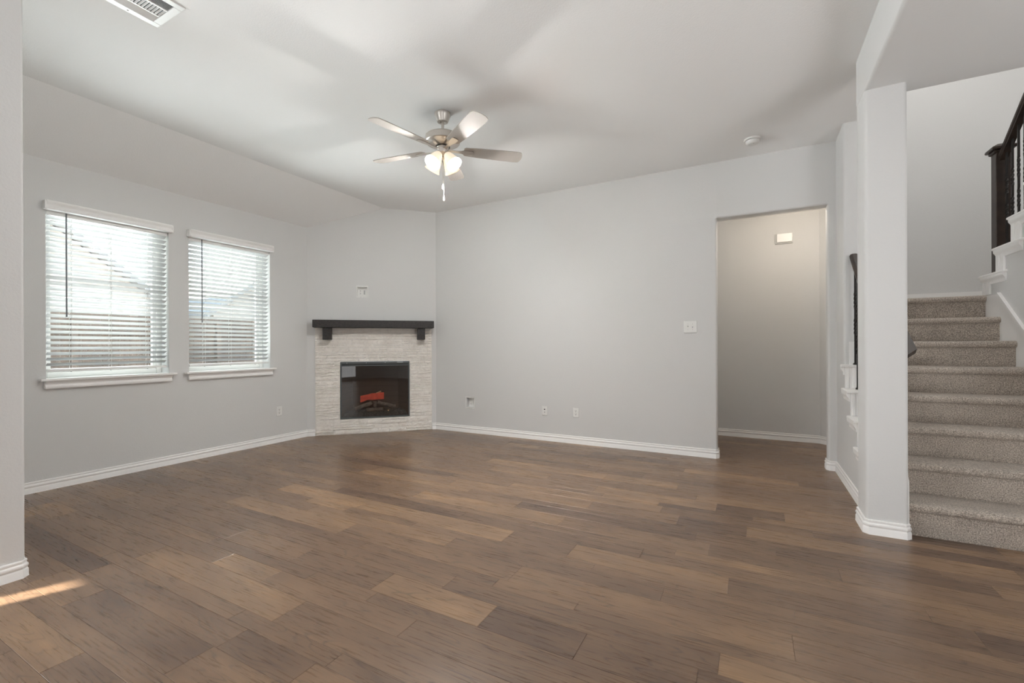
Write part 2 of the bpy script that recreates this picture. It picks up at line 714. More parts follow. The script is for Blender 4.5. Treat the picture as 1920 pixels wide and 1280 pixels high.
fo = structure(fb.build('floor', 'floor'))
for nm_, arr in (('rnd', rn), ('rnd2', rn2)):
    at_ = fo.data.attributes.new(nm_, 'FLOAT', 'FACE')
    if len(arr) == len(fo.data.polygons):
        at_.data.foreach_set('value', arr)

# ------------------------------------------------------------------ walls
# window wall, with two openings
b = MB()
xo = XW - WT
b.box(xo, XW, 0.60, WIN[0][0], 0, 2.95)
b.box(xo, XW, WIN[0][1], WIN[1][0], 0, 2.95)
b.box(xo, XW, WIN[1][1], 4.2, 0, 2.95)
for a, c in WIN:
    b.box(xo, XW, a, c, 0, ZS - 0.02)
    b.box(xo, XW, a, c, ZH, 2.95)
structure(b.build('wall_left', 'wall'))

# wing wall between living room and breakfast nook (its end shows at the far left)
b = MB()
b.prism(rpoly([(-5.27, 0.70), (-3.28, 0.70, 0.02), (-3.28, 0.847, 0.012), (-5.27, 0.847)]), 0, 3.2)
structure(b.build('wall_wing', 'wall', smooth=40))

# diagonal corner wall, with firebox opening
FS0, FS1, FZ0, FZ1 = 0.405, 1.304, 0.20, 0.962
b = MB()
b.box(-0.15, FS0, -0.14, 0, 0, 3.2, diag)
b.box(FS1, 1.85, -0.14, 0, 0, 3.2, diag)
b.box(FS0, FS1, -0.14, 0, 0, FZ0, diag)
MH = [(0.624, 0.750, 1.832, 1.968)]
ms0, ms1, mz0, mz1 = MH[0]
b.box(FS0, ms0, -0.14, 0, FZ1, 3.2, diag)
b.box(ms1, FS1, -0.14, 0, FZ1, 3.2, diag)
b.box(ms0, ms1, -0.14, 0, FZ1, mz0, diag)
b.box(ms0, ms1, -0.14, 0, mz1, 3.2, diag)
structure(b.build('wall_corner', 'wall'))

# back wall with doorway to the hall, stub wall on its right
DL, DR, DH = -0.322, 0.618, 2.472
KX0, KX1, KZ0, KZ1 = -3.412, -3.302, 0.339, 0.467     # low media box hole
b = MB()
b.box(-4.1, KX0, YB, YB + 0.13, 0, DH)
b.box(KX0, KX1, YB, YB + 0.13, 0, KZ0)
b.box(KX0, KX1, YB, YB + 0.13, KZ1, DH)
b.prism(rpoly([(KX1, YB), (DL, YB, BR), (DL, YB + 0.13, BR), (KX1, YB + 0.13)]), 0, DH)
b.box(-4.1, DL, YB, YB + 0.13, DH, 3.2)
b.prism(rpoly([(DR, YB, BR), (XK, YB), (XK, 4.70, BR), (0.80, 4.70, BR), (0.80, YB + 0.13), (DR, YB + 0.13, BR)]), 0, DH)
b.prism(rpoly([(DR, YB), (XK, YB), (XK, 4.70, BR), (0.80, 4.70, BR), (0.80, YB + 0.13), (DR, YB + 0.13)]), DH, 3.2)
b.prism(rpoly([(YB, 3.2), (YB, DH, BR), (YB + 0.13, DH, BR), (YB + 0.13, 3.2)]), DL, DR, 'x')
structure(b.build('wall_back', 'wall', smooth=40))

# hall beyond the doorway
b = MB()
b.box(-1.6, 0.70, 6.40, 6.55, 0, 2.95)
b.prism([(0.70, 6.40), (0.86, 6.24), (0.96, 6.34), (0.80, 6.55), (0.70, 6.55)], 0, 2.95)
b.box(0.80, 0.90, YB + 0.02, 6.6, 0, 5.7)
b.box(-1.7, -1.6, YB + 0.1, 6.55, 0, 2.95)
structure(b.build('wall_hall', 'wall'))
b = MB()
b.box(-1.7, 0.82, YB + 0.13, 6.5, 2.765, 2.95)
structure(b.build('ceiling_hall', 'ceil'))

# column, header and soffit
b = MB()
b.prism(rpoly([(XC, 3.49, BR), (0.823, 3.49, BR), (0.823, 3.735, BR), (XC, 3.735, BR)]), 0, ZSOF)
structure(b.build('wall_column', 'wall', smooth=40))
b = MB()
b.prism(rpoly([(XC, 3.30), (XC, ZSOF, BR), (0.823, ZSOF), (0.823, 3.30)]), YN - 0.1, 3.735, 'y')
structure(b.build('wall_header', 'wall', smooth=40))
b = MB()
b.box(0.823, SX + 0.1, YN - 0.1, 3.628, ZSOF, 3.30)
structure(b.build('ceiling_entry', 'wall'))

# stairwell shell
b = MB()
b.box(0.685, 2.95, 6.44, 6.56, 0, 5.7)            # behind the landing
structure(b.build('wall_stairwell', 'wall'))
b = MB()
b.box(2.90, 3.02, 3.5, 6.5, 0, 5.7)               # right side
structure(b.build('wall_stairwell_right', 'wall'))
b = MB()
b.box(0.685, 0.80, 3.62, 5.2, 3.15, 5.7)          # left side, above the opening
b.box(0.685, 3.0, 3.50, 3.628, 3.2, 5.7)          # above the soffit
structure(b.build('wall_stairwell_left', 'wall'))
b = MB()
b.box(0.6, 3.05, 3.45, 6.6, 5.6, 5.75)
structure(b.build('ceiling_stairwell', 'ceil'))

# rest of the room behind the camera
b = MB()
b.box(XW - 0.16, XW, YN, 0.72, 0, 3.2)
structure(b.build('wall_nook', 'wall'))
b = MB()
sl0, sl1 = -4.93, -4.775                               # narrow sidelight that lets the sun sliver in
b.box(XW - 0.16, sl0, YN - 0.12, YN, 0, 3.2)
b.box(sl0, sl1, YN - 0.12, YN, 2.08, 3.2)
b.box(sl0, sl1, YN - 0.12, YN, 0, 0.2)
b.box(sl1, -3.5, YN - 0.12, YN, 0, 3.2)
b.box(-3.5, -0.1, YN - 0.12, YN, 2.45, 3.2)
b.box(-0.1, SX + 0.1, YN - 0.12, YN, 0, 3.2)
b.box(-3.6, 0.0, YN - 0.40, YN - 0.30, -0.1, 3.2)     # unseen wall added to shut the opening behind the camera
structure(b.build('wall_near', 'wall'))
b = MB()
b.box(SX, SX + 0.12, YN, 3.65, 0, 3.2)
b.box(1.9, SX + 0.1, 3.50, 3.628, 0, ZSOF)
structure(b.build('wall_entry', 'wall'))

# unseen slab added outside to keep the sun off the two windows
b = MB()
b.box(-6.9, XW - WT - 0.02, -2.3, 5.2, 2.66, 2.80)
structure(b.build('ceiling_sunblock', 'trim'))

# ceilings
b = MB()
b.box(-4.426, 0.80, 0.70, YB + 0.2, ZC, 3.25)
b.box(XW - 0.2, 0.80, YN - 0.1, 0.72, ZC, 3.25)
structure(b.build('ceiling', 'ceil'))
b = MB()
k_ = (ZC - 2.713) / (-4.426 - XW)
zo = 2.713 - k_ * 0.25
b.prism([(XW - 0.25, zo), (-4.426, ZC), (-4.426, 3.25), (XW - 0.25, 3.25)], 0.72, YB + 0.2, 'y')
structure(b.build('ceiling_slope', 'ceil'))

# ------------------------------------------------------------------ baseboards
BP = [(0, 0), (0.017, 0), (0.0155, 0.004), (0.0155, 0.036), (0.013, 0.041), (0.0115, 0.045), (0.0125, 0.049),
      (0.0155, 0.054), (0.0160, 0.060), (0.0135, 0.067), (0.0090, 0.071), (0.0085, 0.075), (0.0105, 0.077),
      (0.0110, 0.085), (0.0085, 0.089), (0, 0.089)]


def baseboard(name, paths, side):
    b = MB()
    for p in paths:
        b.sweep(BP, p, side)
    return structure(b.build(name, 'trim', smooth=30))


CH = 0.018
sl = diag(0.0, 0, 0)
st0 = diag(0.098, 0, 0)
st1 = diag(1.612, 0, 0)
bc = (-3.93, YB)
kk = diag(1.669, 0, 0)
baseboard('baseboard_left', [[(XW, 0.84), (XW, 3.89), st0[:2]]], -1)
baseboard('baseboard_wing', [[(-4.5, 0.70), (-3.28 - CH, 0.70), (-3.28, 0.70 + CH), (-3.28, 0.847 - CH), (-3.28 - CH, 0.847), (-5.1, 0.847)]], -1)
baseboard('baseboard_back', [[st1[:2], (XW + 1.18 * 1.0, YB), (DL - CH, YB), (DL, YB + CH), (DL, YB + 0.13 - CH), (DL - CH, YB + 0.13), (-1.6, YB + 0.13)]], -1)
baseboard('baseboard_right', [[(0.80, YB + 0.13), (DR + CH, YB + 0.13), (DR, YB + 0.13 - CH), (DR, YB + CH), (DR + CH, YB), (XK, YB), (XK, 3.72)]], -1)
baseboard('baseboard_column', [[(XC + CH, 3.735), (XC, 3.735 - CH), (XC, 3.49 + CH), (XC + CH, 3.49), (0.823 - CH, 3.49), (0.823, 3.49 + CH), (0.823, 3.525)]], -1)
baseboard('baseboard_hall', [[(-1.6, 6.40), (0.70, 6.40), (0.80, 6.30), (0.80, YB + 0.13)]], -1)

# ------------------------------------------------------------------ windows
SILL = [(0, 0), (0.030, 0.0), (0.034, 0.008), (0.034, 0.018), (0.028, 0.026), (0.026, 0.036), (0.036, 0.050), (0.046, 0.058),
        (0.046, 0.062), (0.056, 0.064), (0.060, 0.072), (0.056, 0.082), (0, 0.082)]
for i, (a, c) in enumerate(WIN):
    root = bpy.data.objects.new('window_%d' % (i + 1), None)
    COL.objects.link(root)
    root.location = (XW - WT + 0.05, (a + c) / 2, ZS)
    root['_og'] = tuple(root.location)
    structure(root)
    xf0, xf1 = XW - WT + 0.015, XW - WT + 0.075
    fw = 0.045
    b = MB()
    b.cbox(xf0, xf1, a, a + fw, ZS, ZH, 0.004)
    b.cbox(xf0, xf1, c - fw, c, ZS, ZH, 0.004)
    b.cbox(xf0, xf1, a + fw, c - fw, ZS, ZS + fw, 0.004)
    b.cbox(xf0, xf1, a + fw, c - fw, ZH - fw, ZH, 0.004)
    # sash stiles and meeting rail
    b.cbox(xf0 + 0.012, xf1 - 0.012, a + fw, a + fw + 0.028, ZS + fw, ZH - fw, 0.003)
    b.cbox(xf0 + 0.012, xf1 - 0.012, c - fw - 0.028, c - fw, ZS + fw, ZH - fw, 0.003)
    b.cbox(xf0 + 0.012, xf1 - 0.012, a + fw + 0.028, c - fw - 0.028, 1.605, 1.637, 0.003)
    b.cbox(xf0 + 0.012, xf1 - 0.012, a + fw + 0.028, c - fw - 0.028, ZS + fw, ZS + fw + 0.03, 0.003)
    b.build('window_frame', 'vinyl', root)
    b = MB()
    b.box(xf0 + 0.026, xf0 + 0.030, a + fw, c - fw, ZS + fw, ZH - fw)
    b.build('pane', 'glass', root)
    # stool with moulded apron
    b = MB()
    b.box(XW - WT + 0.02, XW, a, c, ZS - 0.02, ZS)
    e = 0.035
    prof = [(d, z + ZS - 0.082) for d, z in SILL]
    b.sweep(prof, [(XW, a + 0.002 - e + 0.02), (XW, c - 0.002 + e - 0.02)], -1)
    # horns of the top board
    b.cbox(XW, XW + 0.060, a - e - 0.012, c + e + 0.012, ZS - 0.018, ZS + 0.0005, 0.003)
    b.build('window_sill', 'trim', root)

# ------------------------------------------------------------------ blinds
VAL = [(0, 0), (0.058, 0.0), (0.062, 0.006), (0.060, 0.014), (0.054, 0.018), (0.054, 0.024), (0.048, 0.028), (0.046, 0.036),
       (0.050, 0.046), (0.058, 0.054), (0.060, 0.058), (0.060, 0.070), (0.055, 0.074), (0, 0.074)]


def blind(a, c, label):
    root = thing('window_blind', (XW - 0.03, (a + c) / 2, ZS + 0.05), label, 'blind', 'faux wood blinds on the two windows')
    # valance, mitred returns to the wall
    b = MB()
    prof = [(d, z + 2.300) for d, z in VAL]
    b.sweep([(d - 0.05, z) for d, z in prof], [(XW + 0.001, a - 0.008 + 0.05 - 0.05), (XW + 0.05, a - 0.008), (XW + 0.05, c + 0.008), (XW + 0.001, c + 0.008)][1:3], -1)
    for yy, s in ((a - 0.008, 1), (c + 0.008, -1)):
        b.box(XW, XW + 0.055, yy - 0.010 if s > 0 else yy, yy if s > 0 else yy + 0.010, 2.302, 2.370)
    b.build('valance', 'trim', root, smooth=30)
    xs = XW - 0.038
    b = MB()
    b.cbox(xs - 0.026, xs + 0.026, a + 0.006, c - 0.006, 2.268, 2.311, 0.003)
    b.build('headrail', 'vinyl', root)
    b = MB()
    t = math.radians(27)
    n = 28
    for k in range(n):
        zc = 2.254 - 0.0454 * k
        top = []
        W = 0.0255
        for q in (-1, -0.5, 0, 0.5, 1):
            u = q * W
            v_ = 0.0018 * (1 - q * q)
            top.append((xs + u * math.cos(t) - v_ * math.sin(t), zc + u * math.sin(t) + v_ * math.cos(t)))
        bot = [(p[0] + 0.0027 * math.sin(t), p[1] - 0.0027 * math.cos(t)) for p in reversed(top)]
        b.prism(top + bot, a + 0.012, c - 0.012, 'y', fn=None)
    b.build('slats', 'slat', root, smooth=50)
    b = MB()
    b.cbox(xs - 0.024, xs + 0.024, a + 0.012, c - 0.012, 0.966, 0.989, 0.004)
    b.build('bottom_rail', 'greyplastic' if False else 'vinyl', root)
    for q in (0.163, 0.432, 0.713):
        b = MB()
        yy = a + q
        b.tube([(xs + 0.0255, yy, 2.29), (xs + 0.0255, yy, 0.98)], 0.0009, 5)
        b.tube([(xs - 0.0255, yy, 2.29), (xs - 0.0255, yy, 0.98)], 0.0009, 5)
        for k in range(n):
            zc = 2.254 - 0.0454 * k - 0.004
            b.tube([(xs - 0.0255, yy + 0.004, zc - 0.0125), (xs + 0.0255, yy + 0.004, zc + 0.0125)], 0.0011, 4)
        b.build('ladder_cord', 'vinyl', root)
        b = MB()
        b.lathe([(0.0001, -0.003), (0.006, -0.002), (0.006, 0.003), (0.0001, 0.004)], (xs + 0.012, yy, 0.962), n=10)
        b.build('cord_button', 'greyplastic', root)
    b = MB()
    b.tube([(XW - 0.004, a + 0.128, 2.302), (XW - 0.003, a + 0.128, 1.425)], 0.0055, 6)
    b.build('wand', 'wand', root)
    return root


blind(*WIN[0], 'white slatted window blind on the left window, nearer the camera')
blind(*WIN[1], 'white slatted window blind on the right window, nearer the fireplace')

# ------------------------------------------------------------------ outdoors
b = MB()
b.box(-60, XW - WT - 0.005, -40, 60, -0.3, -0.2)
structure(b.build('floor_yard', 'bounce_ground'))
fr_ = thing('board_fence', (-10.5, 6.0, -0.2), 'tall brown wooden board fence seen between the blind slats outside', 'fence')
b = MB()
y = -4.0
random.seed(3)
while y < 22:
    wd = 0.14
    h = 1.78 + random.uniform(-0.012, 0.012)
    b.box(-10.52, -10.50 + random.uniform(-0.004, 0.004), y + 0.004, y + wd - 0.004, -0.2, h)
    y += wd
b.build('fence_boards', 'fence', fr_)
for yy in [-3.9 + 2.4 * k for k in range(11)]:
    b = MB()
    b.cbox(-10.48, -10.39, yy - 0.045, yy + 0.045, -0.2, 1.70, 0.005)
    b.build('fence_post', 'fence', fr_)
for zz in (0.15, 0.8, 1.45):
    b = MB()
    b.box(-10.495, -10.455, -4.0, 22, zz - 0.045, zz + 0.045)
    b.build('fence_rail', 'fence', fr_)


def house(x, y0, y1, ze, zr, label):
    """gable-ended house: ridge runs along x, gable facing us"""
    ym = (y0 + y1) / 2
    t = thing('neighbour_house', (x - 4, ym, -0.2), label, 'house', 'houses beyond the fence')
    b = MB()
    b.prism([(y0, -0.2), (y1, -0.2), (y1, ze), (ym, zr - 0.1), (y0, ze)], x - 8, x, 'x')
    b.build('gable_wall', 'brick', t)
    b = MB()
    for s in (-1, 1):
        ye = y0 - 0.4 if s < 0 else y1 + 0.4
        sl_ = (zr - ze) / (ym - y0)
        zz = ze - 0.4 * sl_
        b.prism([(ym, zr), (ye, zz), (ye, zz + 0.2), (ym, zr + 0.2)], x - 8.3, x + 0.35, 'x')
    b.build('gable_roof', 'roof', t)
    return t


house(-19, -1.5, 8.5, 2.6, 6.6, 'pale gabled house beyond the fence, behind the left window')
house(-19, 10.2, 20.2, 2.6, 6.4, 'pale gabled house beyond the fence, behind the right window')

# ------------------------------------------------------------------ fireplace surround
random.seed(11)
t = thing('fireplace_surround', diag(0.85, 0.0, 0), 'white stacked split-stone fireplace surround across the corner', 'fireplace surround')
b = MB()
S0, S1, ST = 0.100, 1.607, 1.412


def stone(s0, s1, z0, z1):
    g = 0.0012
    s0 += g
    s1 -= g
    z0 += g
    z1 -= g
    base = random.uniform(0.013, 0.031)
    nx = max(2, int((s1 - s0) / 0.022))
    nz = 3
    vs = []
    for j in range(nz + 1):
        for i in range(nx + 1):
            u = s0 + (s1 - s0) * i / nx
            w_ = z0 + (z1 - z0) * j / nz
            edge = (i in (0, nx)) or (j in (0, nz))
            d = base + random.uniform(-0.003, 0.0035) - (0.004 if edge else 0)
            vs.append(diag(u, d, w_))
    fs = []
    k = nx + 1
    for j in range(nz):
        for i in range(nx):
            fs.append((j * k + i, j * k + i + 1, (j + 1) * k + i + 1, (j + 1) * k + i))
    o = len(vs)
    ring = [i for i in range(nx + 1)] + [j * k + nx for j in range(1, nz + 1)] + \
           [nz * k + i for i in range(nx - 1, -1, -1)] + [j * k for j in range(nz - 1, 0, -1)]
    for q in ring:
        j, i = divmod(q, k)
        vs.append(diag(s0 + (s1 - s0) * i / nx, 0.0, z0 + (z1 - z0) * j / nz))
    m_ = len(ring)
    for q in range(m_):
        q2 = (q + 1) % m_
        fs.append((ring[q], o + q, o + q2, ring[q2]))
    b.add(vs, fs)


def stone_run(s0, s1, z0, z1):
    s = s0
    while s < s1 - 1e-6:
        L = random.choice((0.10, 0.16, 0.22, 0.28, 0.36, 0.44)) * random.uniform(0.8, 1.2)
        e = s + L
        if s1 - e < 0.05:
            e = s1
        if (z1 - z0) > 0.034 and random.random() < 0.22:
            zm = z0 + (z1 - z0) * random.uniform(0.42, 0.58)
            stone(s, e, z0, zm)
            stone(s, e, zm, z1)
        else:
            stone(s, e, z0, z1)
        s = e


rows = [0.0]
while rows[-1] < ST - 1e-6:
    h = random.choice((0.036, 0.044, 0.052, 0.060))
    nx_ = rows[-1] + h
    for lv in (FZ0, FZ1, ST):
        if rows[-1] < lv - 1e-6 and nx_ > lv - 0.022:
            nx_ = lv
            break
    rows.append(nx_)
for z0, z1 in zip(rows[:-1], rows[1:]):
    if FZ0 - 1e-6 <= z0 and z1 <= FZ1 + 1e-6:
        stone_run(S0, FS0, z0, z1)
        stone_run(FS1, S1, z0, z1)
    else:
        stone_run(S0, S1, z0, z1)
b.build('stone_veneer', 'stone', t)

# electric firebox
t = thing('electric_fireplace', diag(0.85, 0.0, FZ0), 'black-framed electric fireplace with glass front set into the white stone', 'fireplace')
b = MB()
b.box(FS0 + 0.01, FS1 - 0.01, -0.36, -0.345, FZ0 + 0.008, FZ1 - 0.008, diag)
b.build('back_panel', 'firebrick', t)
b = MB()
b.prism([(FS0 + 0.006, 0.0), (FS0 + 0.02, 0.0), (FS0 + 0.14, -0.345), (FS0 + 0.126, -0.345)], FZ0 + 0.008, FZ1 - 0.008, 'z', diag)
b.build('side_panel', 'firebrick', t)
b = MB()
b.prism([(FS1 - 0.006, 0.0), (FS1 - 0.02, 0.0), (FS1 - 0.14, -0.345), (FS1 - 0.126, -0.345)], FZ0 + 0.008, FZ1 - 0.008, 'z', diag)
b.build('side_panel', 'firebrick', t)
b = MB()
b.box(FS0 + 0.006, FS1 - 0.006, -0.36, 0.0, FZ1 - 0.03, FZ1 - 0.006, diag)
b.build('casing_top', 'blackmetal', t)
b = MB()
b.box(FS0 + 0.006, FS1 - 0.006, -0.36, 0.0, FZ0 + 0.004, FZ0 + 0.024, diag)
b.build('casing_floor', 'blackmetal', t)
b = MB()
fd0, fd1 = 0.002, 0.026
b.cbox(FS0 + 0.003, FS0 + 0.019, fd0, fd1, FZ0 + 0.003, FZ1 - 0.003, 0.002, diag)
b.cbox(FS1 - 0.019, FS1 - 0.003, fd0, fd1, FZ0 + 0.003, FZ1 - 0.003, 0.002, diag)
b.cbox(FS0 + 0.019, FS1 - 0.019, fd0, fd1, FZ0 + 0.003, FZ0 + 0.020, 0.002, diag)
b.cbox(FS0 + 0.019, FS1 - 0.019, fd0, fd1, FZ1 - 0.031, FZ1 - 0.003, 0.002, diag)
b.cbox(FS0 + 0.019, FS1 - 0.019, fd0, fd1 - 0.006, FZ1 - 0.060, FZ1 - 0.046, 0.002, diag)
b.build('front_frame', 'casing', t)
b = MB()
b.box(FS0 + 0.019, FS1 - 0.019, 0.010, 0.012, FZ1 - 0.046, FZ1 - 0.031, diag)
b.build('air_slot', 'slot', t)
b = MB()
b.box(1.135, 1.215, fd1, fd1 + 0.001, FZ1 - 0.017, FZ1 - 0.009, diag)
b.build('nameplate', 'greyplastic', t)
for q in (0.49, 0.735, 0.98):
    b = MB()
    b.box(q - 0.004, q + 0.004, fd1, fd1 + 0.0015, FZ1 - 0.021, FZ1 - 0.013, diag)
    b.build('frame_screw', 'greyplastic', t)
b = MB()
b.box(FS0 + 0.019, FS1 - 0.019, 0.008, 0.012, FZ0 + 0.020, FZ1 - 0.060, diag)
b.build('glass_front', 'fireglass', t)
# ember bed: sloped gritty tray
b = MB()
random.seed(5)
nx, ny = 34, 10
vs = []
for j in range(ny + 1):
    for i in range(nx + 1):
        d = -0.01 - 0.30 * j / ny
        ins = 0.024 + 0.10 * j / ny
        s_ = FS0 + ins + (FS1 - FS0 - 2 * ins) * i / nx
        z_ = FZ0 + 0.026 + 0.045 * min(1, j / 4) + (random.uniform(0, 0.014) if j > 1 else 0)
        vs.append(diag(s_, d, z_))
fs = [(j * (nx + 1) + i, j * (nx + 1) + i + 1, (j + 1) * (nx + 1) + i + 1, (j + 1) * (nx + 1) + i) for j in range(ny) for i in range(nx)]
b.add(vs, fs)
b.build('ember_bed', 'ember', t)


def log(p0, p1, r, name, mt, label=None, n=12, seg=9):
    b = MB()
    path, rr = [], []
    for i in range(seg):
        q = i / (seg - 1)
        c_ = [p0[k] + (p1[k] - p0[k]) * q for k in range(3)]
        path.append(diag(c_[0], c_[1] + random.uniform(-0.004, 0.004), c_[2] + random.uniform(-0.003, 0.003)))
        rr.append(r * random.uniform(0.88, 1.08))
    b.tube(path, rr, n)
    o = b.build(name, mt, t, smooth=40)
    if label:
        o['label'] = label
    return o


log((0.585, -0.13, 0.315), (0.800, -0.16, 0.385), 0.027, 'log', 'log')
log((1.115, -0.13, 0.325), (0.880, -0.16, 0.388), 0.027, 'log', 'log')
log((0.735, -0.09, 0.298), (0.950, -0.09, 0.300), 0.025, 'log', 'log')
log((0.842, -0.20, 0.29), (0.842, -0.20, 0.40), 0.024, 'log', 'log')
b = MB()
# split red log lying on top: two tapered faces meeting at a bend
def red(s, zt, zb):
    return [(s, -0.150, zt), (s, -0.150, zb), (s, -0.215, zb + 0.01), (s, -0.215, zt)]
secs = [red(0.652, 0.478, 0.398), red(0.690, 0.488, 0.405), (red(0.745, 0.497, 0.430)), red(0.805, 0.512, 0.425), red(0.86, 0.512, 0.428), red(0.92, 0.520, 0.430), red(0.965, 0.520, 0.432)]
vs = [diag(*p) for sc in secs for p in sc]
fs = [(0, 1, 2, 3)]
for i in range(len(secs) - 1):
    for k in range(4):
        fs.append((i * 4 + k, i * 4 + (k + 1) % 4, i * 4 + 4 + (k + 1) % 4, i * 4 + 4 + k))
fs.append(tuple(len(vs) - 4 + k for k in (3, 2, 1, 0)))
b.add(vs, fs)
o = b.build('log', 'redlog', t)
o['label'] = 'bright red split log lying on top'
b = MB()
b.tube([diag(0.862, -0.20, 0.512), diag(0.905, -0.20, 0.530), diag(0.928, -0.20, 0.536)], [0.007, 0.008, 0.009], 8)
b.build('log_tip', 'led', t)
b = MB()
b.lathe([(0.001, -0.006), (0.006, -0.003), (0.006, 0.003), (0.001, 0.006)], diag(1.02, -0.06, 0.285), n=10)
b.build('ember_light', 'spark', t)
for (s0_, z0_, s1_, z1_) in ((0.66, 0.70, 0.755, 0.90), (1.0, 0.705, 0.962, 0.90)):
    b = MB()
    b.tube([diag(s1_, -0.20, z1_), diag((s0_ + s1_) / 2 - 0.006, -0.20, (z0_ + z1_) / 2), diag(s0_, -0.20, z0_)], 0.0012, 5)
    b.build('loose_wire', 'slot', t)

# mantel
t = thing('mantel_shelf', diag(0.854, 0.0, 1.256), 'black wooden mantel beam on two corbels above the fireplace', 'mantel shelf')
b = MB()
b.cbox(0.090, 1.618, 0.0, 0.200, 1.412, 1.508, 0.003, diag)
b.build('mantel_beam', 'mantel', t)
for s0_, s1_ in ((0.205, 0.312), (1.402, 1.502)):
    b = MB()
    b.cbox(s0_, s1_, 0.036, 0.165, 1.256, 1.412, 0.003, diag)
    b.build('corbel', 'mantel', t)


# ------------------------------------------------------------------ wall plates
def frame_back(x, z):
    return lambda u, d, w_: (x + u, YB - d, z + w_)


def frame_window(y_, z):
    return lambda u, d, w_: (XW + d, y_ + u, z + w_)


def outlet(fn, label, kind):
    og = fn(0, 0, -0.058)
    t = thing('power_outlet' if kind == 'power' else 'cable_outlet', og, label, 'outlet')
    b = MB()
    b.cbox(-0.0375, 0.0375, 0.0, 0.006, -0.058, 0.058, 0.0028, fn)
    b.build('face_plate', 'white', t)
    if kind == 'power':
        for zz in (0.0195, -0.0195):
            b = MB()
            b.prism([(0.0135 * math.cos(q * PI / 8) * 1.25, zz + 0.0145 * math.sin(q * PI / 8)) for q in range(16)], 0.006, 0.0078, 'y', fn)
            rc = b.build('receptacle', 'white', t)
            b = MB()
            for u0 in (-0.0075, 0.0045):
                b.box(u0, u0 + 0.003, 0.0078, 0.0083, zz - 0.001, zz + 0.007, fn)
            b.box(-0.003, 0.003, 0.0078, 0.0083, zz - 0.0105, zz - 0.0045, fn)
            b.build('slots', 'slot', rc)
    else:
        b = MB()
        b.cbox(-0.008, 0.008, 0.006, 0.0085, 0.010, 0.024, 0.001, fn)
        b.build('black_jack', 'slot', t)
        b = MB()
        b.cbox(-0.007, 0.007, 0.006, 0.009, -0.024, -0.011, 0.001, fn)
        b.build('coax_jack', 'greyplastic', t)
    for zz in ((0.0,) if kind == 'power' else (0.044, -0.044)):
        b = MB()
        b.prism([(0.0025 * math.cos(q * PI / 4), zz + 0.0025 * math.sin(q * PI / 4)) for q in range(8)], 0.006, 0.0072, 'y', fn)
        b.build('plate_screw', 'greyplastic', t)
    return t


outlet(frame_window(3.497, 0.379), 'white power outlet low on the window wall, right of the windows', 'power')
outlet(frame_back(-1.855, 0.370), 'white power outlet low on the back wall, nearer the doorway', 'power')
outlet(frame_back(-2.260, 0.366), 'white cable outlet with a black jack low on the back wall', 'cable')

# double light switch by the doorway
fn = frame_back(-0.578, 1.360)
t = thing('light_switch', fn(0, 0, -0.064), 'white double toggle light switch left of the doorway', 'light switch')
b = MB()
b.cbox(-0.066, 0.066, 0.0, 0.0065, -0.064, 0.064, 0.003, fn)
b.build('face_plate', 'white', t)
for u0, up in ((-0.023, 1), (0.023, -1)):
    b = MB()
    b.prism([(0.0055, -0.004), (0.016, up * 0.010 - 0.002), (0.016, up * 0.010 + 0.003), (0.0055, 0.005)], u0 - 0.0045, u0 + 0.0045, 'x', lambda x, p, q: fn(x, p, q))
    b.build('toggle', 'greyplastic', t)
    for zz in (0.030, -0.030):
        b = MB()
        b.prism([(u0 + 0.003 * math.cos(q * PI / 4), zz + 0.003 * math.sin(q * PI / 4)) for q in range(8)], 0.0065, 0.0075, 'y', fn)
        b.build('plate_screw', 'greyplastic', t)


